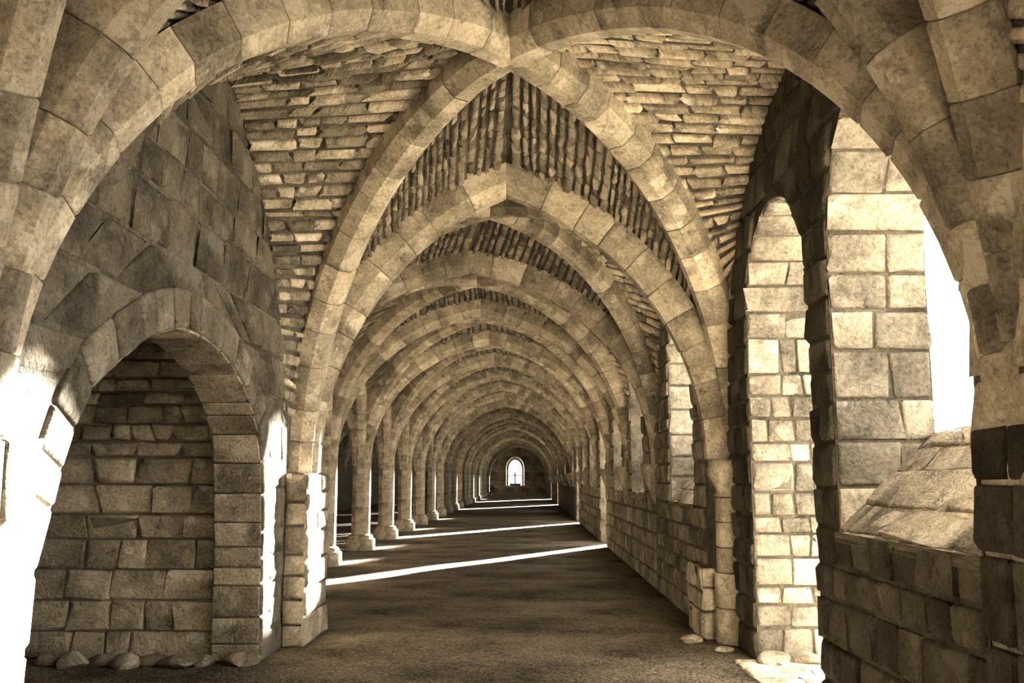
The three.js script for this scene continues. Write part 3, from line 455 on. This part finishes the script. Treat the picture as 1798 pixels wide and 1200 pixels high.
pier('near left pier of smooth stone at the left edge of the picture', -2.9, -2.44, 3.9, 4.72, 1.89, [[boxS(-2.44, 3.9, 0, 1, 1, 0), 0.82], [boxS(-2.46, 3.9, -1, 0, 0, -1), 0.4]], { seed: 211, course: [0.3, 0.42], len: [0.4, 0.6], rough: 0.006 });
pier('near right pier in deep shade below the springing of the ribs at the right edge', 2.16, 2.7, 3.8, 4.58, 1.94, [[boxS(2.13, 3.8, 0, 1, -1, 0), 0.78], [boxS(2.13, 3.8, 1, 0, 0, -1), 0.45], [boxS(2.13, 4.58, 1, 0, 0, 1), 0.2]], { seed: 221, course: [0.3, 0.42], len: [0.4, 0.6], rough: 0.006, mats: M.dark, core: M.dark[0] });  // the shade is put into the stones as a darker colour
// solid stone where the ribs of a pier are still joined
function springer(parent, x0, x1, d0, d1, y0, y1) { const g = new THREE.BoxGeometry(x1 - x0, y1 - y0, d1 - d0); g.translate((x0 + x1) / 2, (y0 + y1) / 2, -(d0 + d1) / 2); add(parent, 'springer', g, M.farDark); }
{
  const s = thing('wall_shaft', 'half-round stone wall shaft with a moulded capital beside the bright doorway', 'shaft', V(2.2, 0, 10.25)), p = V(2.2, 0, 10.25);
  for (const [a, b, r] of [[0.0, 0.36, 0.235], [0.36, 0.72, 0.225], [0.72, 0.98, 0.2], [0.98, 1.24, 0.2], [1.24, 1.5, 0.2]]) add(s, 'shaft_drum', at3(lathe([[0.001, a], [r - 0.012, a + 0.002], [r, a + 0.016], [r, b - 0.016], [r - 0.012, b - 0.002], [0.001, b]], 24), p), pick(M.ashlar));
  add(s, 'capital', at3(lathe([[0.001, 1.5], [0.19, 1.5], [0.215, 1.52], [0.19, 1.545], [0.2, 1.6], [0.235, 1.68], [0.275, 1.73], [0.28, 1.8], [0.26, 1.82], [0.26, 1.9], [0.001, 1.9]], 28), p), M.ashlar[3]);
  const q = thing('plinth_block', 'weathered block of coursed stone at the foot of the wall shaft', 'plinth', V(2.0, 0, 10.6)), g = new THREE.BoxGeometry(0.3, 0.78, 0.9); g.translate(2.02, 0.36, -10.82); add(q, 'plinth_core', g, M.mortar);
  for (const [S, L] of [[boxS(1.86, 10.36, 1, 0, 0, -1), 0.32], [boxS(1.87, 10.37, 0, 1, -1, 0), 0.9]]) lay(q, 'plinth_stone', S, () => [[0, L]], 0, 0.76, { seed: 231, course: [0.2, 0.3], len: [0.2, 0.4], joint: 0.012, proud: 0.02, rough: 0.015, mats: M.ashlar });
  for (let k = 2; k < LAST; k++) { const c = V(XW, 0, dOf(k)); add(wallRight, 'corbel', at3(lathe([[0.001, 1.3], [0.04, 1.32], [0.09, 1.45], [0.19, 1.72], [0.22, 1.78], [0.23, 1.92], [0.001, 1.92]], 16), c), pick(M.column)); }
  const w = thing('rib_corbel', 'tapered stone corbel under the diagonal rib on the left pier', 'corbel', V(-2.4, 1.45, 9.9)); add(w, 'corbel_stone', at3(lathe([[0.001, 1.42], [0.05, 1.44], [0.1, 1.52], [0.2, 1.68], [0.22, 1.75], [0.001, 1.75]], 12), V(-2.42, 0, 10.05)), M.ashlar[1]);
}

// ---------------------------------------------------------------- loose stones on the floor
function rock(sx, sy, sz, seed) {
  const g = new THREE.IcosahedronGeometry(1, 2), p = g.attributes.position, v = new THREE.Vector3(); const r = rng(seed), cuts = Array.from({ length: 8 }, () => [new THREE.Vector3(rr(-1, 1, r), rr(-1, 1, r), rr(-1, 1, r)).normalize(), rr(0.6, 0.85, r)]);
  for (let i = 0; i < p.count; i++) { v.fromBufferAttribute(p, i); for (const [n, c] of cuts) { const k = v.dot(n); if (k > c) v.addScaledVector(n, c - k); } p.setXYZ(i, v.x * sx, v.y * sy, v.z * sz); }
  g.computeVertexNormals(); const uv = g.attributes.uv; for (let i = 0; i < uv.count; i++) uv.setXY(i, p.getX(i) + seed, p.getY(i) + p.getZ(i)); return g;
}
const rocks = [[-2.62, 9.0, 0.17, 'pale block at the foot of the left pier'], [-2.98, 8.98, 0.13, 'flat stone under the right end of the dark walling'], [-3.18, 8.9, 0.2, 'broad pale slab, largest of the stones before the dark walling'], [-3.45, 9.0, 0.15, 'rounded stone left of the broad slab by the dark walling'], [-3.66, 8.92, 0.17, 'long low stone in the middle of the row before the dark walling'], [-3.92, 9.02, 0.14, 'small stone left of the middle of the row before the dark walling'], [-4.15, 8.95, 0.18, 'lumpy stone second from the left jamb before the dark walling'], [-4.42, 9.0, 0.14, 'dark stone next to the left jamb of the low arch'], [2.3, 9.15, 0.2, 'pale broken block on the doorway threshold'], [1.72, 10.3, 0.12, 'small stone left of the plinth of the wall shaft'], [1.95, 9.75, 0.1, 'small flat stone between the wall shaft and the doorway'], [2.55, 9.1, 0.18, 'sunlit block at the far foot of the doorway']];
rocks.forEach(([x, d, s, label], i) => { const t = rr(0.7, 1.1), g = rock(s * 1.15, s * 0.55 * t, s * 0.8, 700 + i); g.rotateY(i * 1.3); g.translate(x, s * 0.2, -d); const m = add(scene, 'loose_stone', g, i < 8 ? pick(M.dim) : pick(M.ashlar)); Object.assign(m.userData, { label, category: 'stone', kind: 'thing', group: i < 8 ? 'stones before the dark walling' : 'stones by the doorway' }); });

// ---------------------------------------------------------------- person walking at the far end
function blob(bones, lo, hi, cellSize, mat) {           // tapered capsules joined smoothly
  const n = Math.ceil(Math.max(hi[0] - lo[0], hi[1] - lo[1], hi[2] - lo[2]) / cellSize) + 2, mc = new MarchingCubes(n, mat, false, false, 60000), size = n * cellSize / 2, c = [(lo[0] + hi[0]) / 2, (lo[1] + hi[1]) / 2, (lo[2] + hi[2]) / 2];
  mc.isolation = 0; const p = new THREE.Vector3(), a = new THREE.Vector3(), b = new THREE.Vector3();
  for (let z = 0; z < n; z++) for (let y = 0; y < n; y++) for (let x = 0; x < n; x++) {
    p.set(c[0] + (x / n * 2 - 1) * size, c[1] + (y / n * 2 - 1) * size, c[2] + (z / n * 2 - 1) * size); let s = 0;
    for (const [A, B, ra, rb] of bones) { a.fromArray(A); b.fromArray(B); const ab = b.clone().sub(a), t = clamp(p.clone().sub(a).dot(ab) / Math.max(ab.lengthSq(), 1e-6)), d = p.distanceTo(a.clone().addScaledVector(ab, t)) - lerp(ra, rb, t); s += Math.exp(-d * 45); }
    mc.field[x + y * n + z * n * n] = Math.log(s + 1e-30) / 45;
  }
  mc.update(); const k = mc.count, pos = new Float32Array(k * 3), nor = new Float32Array(k * 3), uv = new Float32Array(k * 2);
  for (let i = 0; i < k; i++) for (let j = 0; j < 3; j++) { pos[i * 3 + j] = mc.positionArray[i * 3 + j] * size + c[j]; nor[i * 3 + j] = mc.normalArray[i * 3 + j]; }
  const g = new THREE.BufferGeometry(); g.setAttribute('position', new THREE.BufferAttribute(pos, 3)); g.setAttribute('normal', new THREE.BufferAttribute(nor, 3)); g.setAttribute('uv', new THREE.BufferAttribute(uv, 2)); return g;
}
{
  const cloth = (r, g, b) => new THREE.MeshStandardMaterial({ color: new THREE.Color().setRGB(r, g, b), roughness: 0.9 });
  const skin = cloth(0.5, 0.36, 0.26), Lh = [0.02, 0.92, 0.09], Rh = [0.02, 0.92, -0.09], Lk = [-0.12, 0.5, 0.09], Rk = [0.1, 0.5, -0.09], La = [-0.2, 0.08, 0.09], Ra = [0.34, 0.12, -0.09];
  const sh = [0, 1.42, 0], legs = [[Lh, Lk, 0.085, 0.06], [Lk, La, 0.058, 0.04], [Rh, Rk, 0.085, 0.06], [Rk, Ra, 0.058, 0.04]], arms = [[[0, 1.4, 0.19], [0.08, 1.13, 0.24], 0.05, 0.042], [[0.08, 1.13, 0.24], [-0.08, 0.92, 0.25], 0.04, 0.03], [[0, 1.4, -0.19], [-0.06, 1.13, -0.24], 0.05, 0.042], [[-0.06, 1.13, -0.24], [-0.22, 0.96, -0.24], 0.04, 0.03]];
  const torso = [[[0.02, 0.95, 0.05], [0, 1.35, 0.09], 0.12, 0.12], [[0.02, 0.95, -0.05], [0, 1.35, -0.09], 0.12, 0.12], [[0, 1.42, 0.15], [0, 1.42, -0.15], 0.065, 0.065]];
  const hands = arms.filter((_, i) => i % 2).flatMap(([, e]) => [-0.03, -0.012, 0.006, 0.024].map((o, i) => [[e[0] - 0.02, e[1] - 0.03, e[2] + o], [e[0] - 0.06, e[1] - 0.11 + Math.abs(i - 1.5) * 0.008, e[2] + o], 0.012, 0.008]).concat([[[e[0], e[1], e[2]], [e[0] - 0.02, e[1] - 0.06, e[2]], 0.03, 0.028], [[e[0] - 0.03, e[1] - 0.02, e[2] - 0.02], [e[0] - 0.07, e[1] - 0.06, e[2] - 0.03], 0.012, 0.009]]));
  const head = [[sh, [-0.02, 1.53, 0], 0.055, 0.052], [[-0.02, 1.6, 0], [-0.03, 1.66, 0], 0.078, 0.085], [[-0.09, 1.6, 0], [-0.125, 1.6, 0], 0.02, 0.012], [[-0.06, 1.54, 0], [-0.08, 1.55, 0], 0.045, 0.035], [[-0.01, 1.62, 0.085], [-0.01, 1.65, 0.09], 0.016, 0.016], [[-0.01, 1.62, -0.085], [-0.01, 1.65, -0.09], 0.016, 0.016]];
  const feet = [[[-0.18, 0.05, 0.09], [-0.36, 0.05, 0.09], 0.04, 0.03], [[0.36, 0.1, -0.09], [0.24, 0.035, -0.09], 0.04, 0.03]];
  const body = new THREE.Mesh(blob([...legs, ...arms, ...torso, ...head, ...hands, ...feet], [-0.45, -0.02, -0.32], [0.45, 1.78, 0.32], 0.02, skin), skin);
  body.name = numbered('person'); body.position.copy(V(-3.5, 0, 97)); Object.assign(body.userData, { label: 'person in a white shirt and dark trousers walking at the far end of the vault', category: 'person', kind: 'thing' }); scene.add(body);
  const put = (name, bones, mat, grow) => { const m = new THREE.Mesh(blob(bones.map(([a, b, r, s]) => [a, b, r + grow, s + grow]), [-0.45, -0.02, -0.34], [0.45, 1.82, 0.34], 0.025, mat), mat); m.name = name; body.add(m); };
  put('shirt', [...torso, arms[0], arms[2]], cloth(0.8, 0.78, 0.72), 0.018); put('trousers', [...legs, [[0.02, 0.96, 0.06], [0.02, 0.96, -0.06], 0.115, 0.115]], cloth(0.03, 0.03, 0.035), 0.016);
  put('hair', [[[0.0, 1.67, 0], [0.0, 1.68, 0], 0.09, 0.085], [[0.04, 1.6, 0], [0.04, 1.66, 0], 0.06, 0.07]], cloth(0.04, 0.03, 0.02), 0.004); put('shoe', [feet[0]], cloth(0.03, 0.03, 0.03), 0.01); put('shoe', [feet[1]], cloth(0.03, 0.03, 0.03), 0.01);
}

scene.traverse((o) => { if (o.isMesh) o.castShadow = o.receiveShadow = true; });
renderer.render(scene, camera);
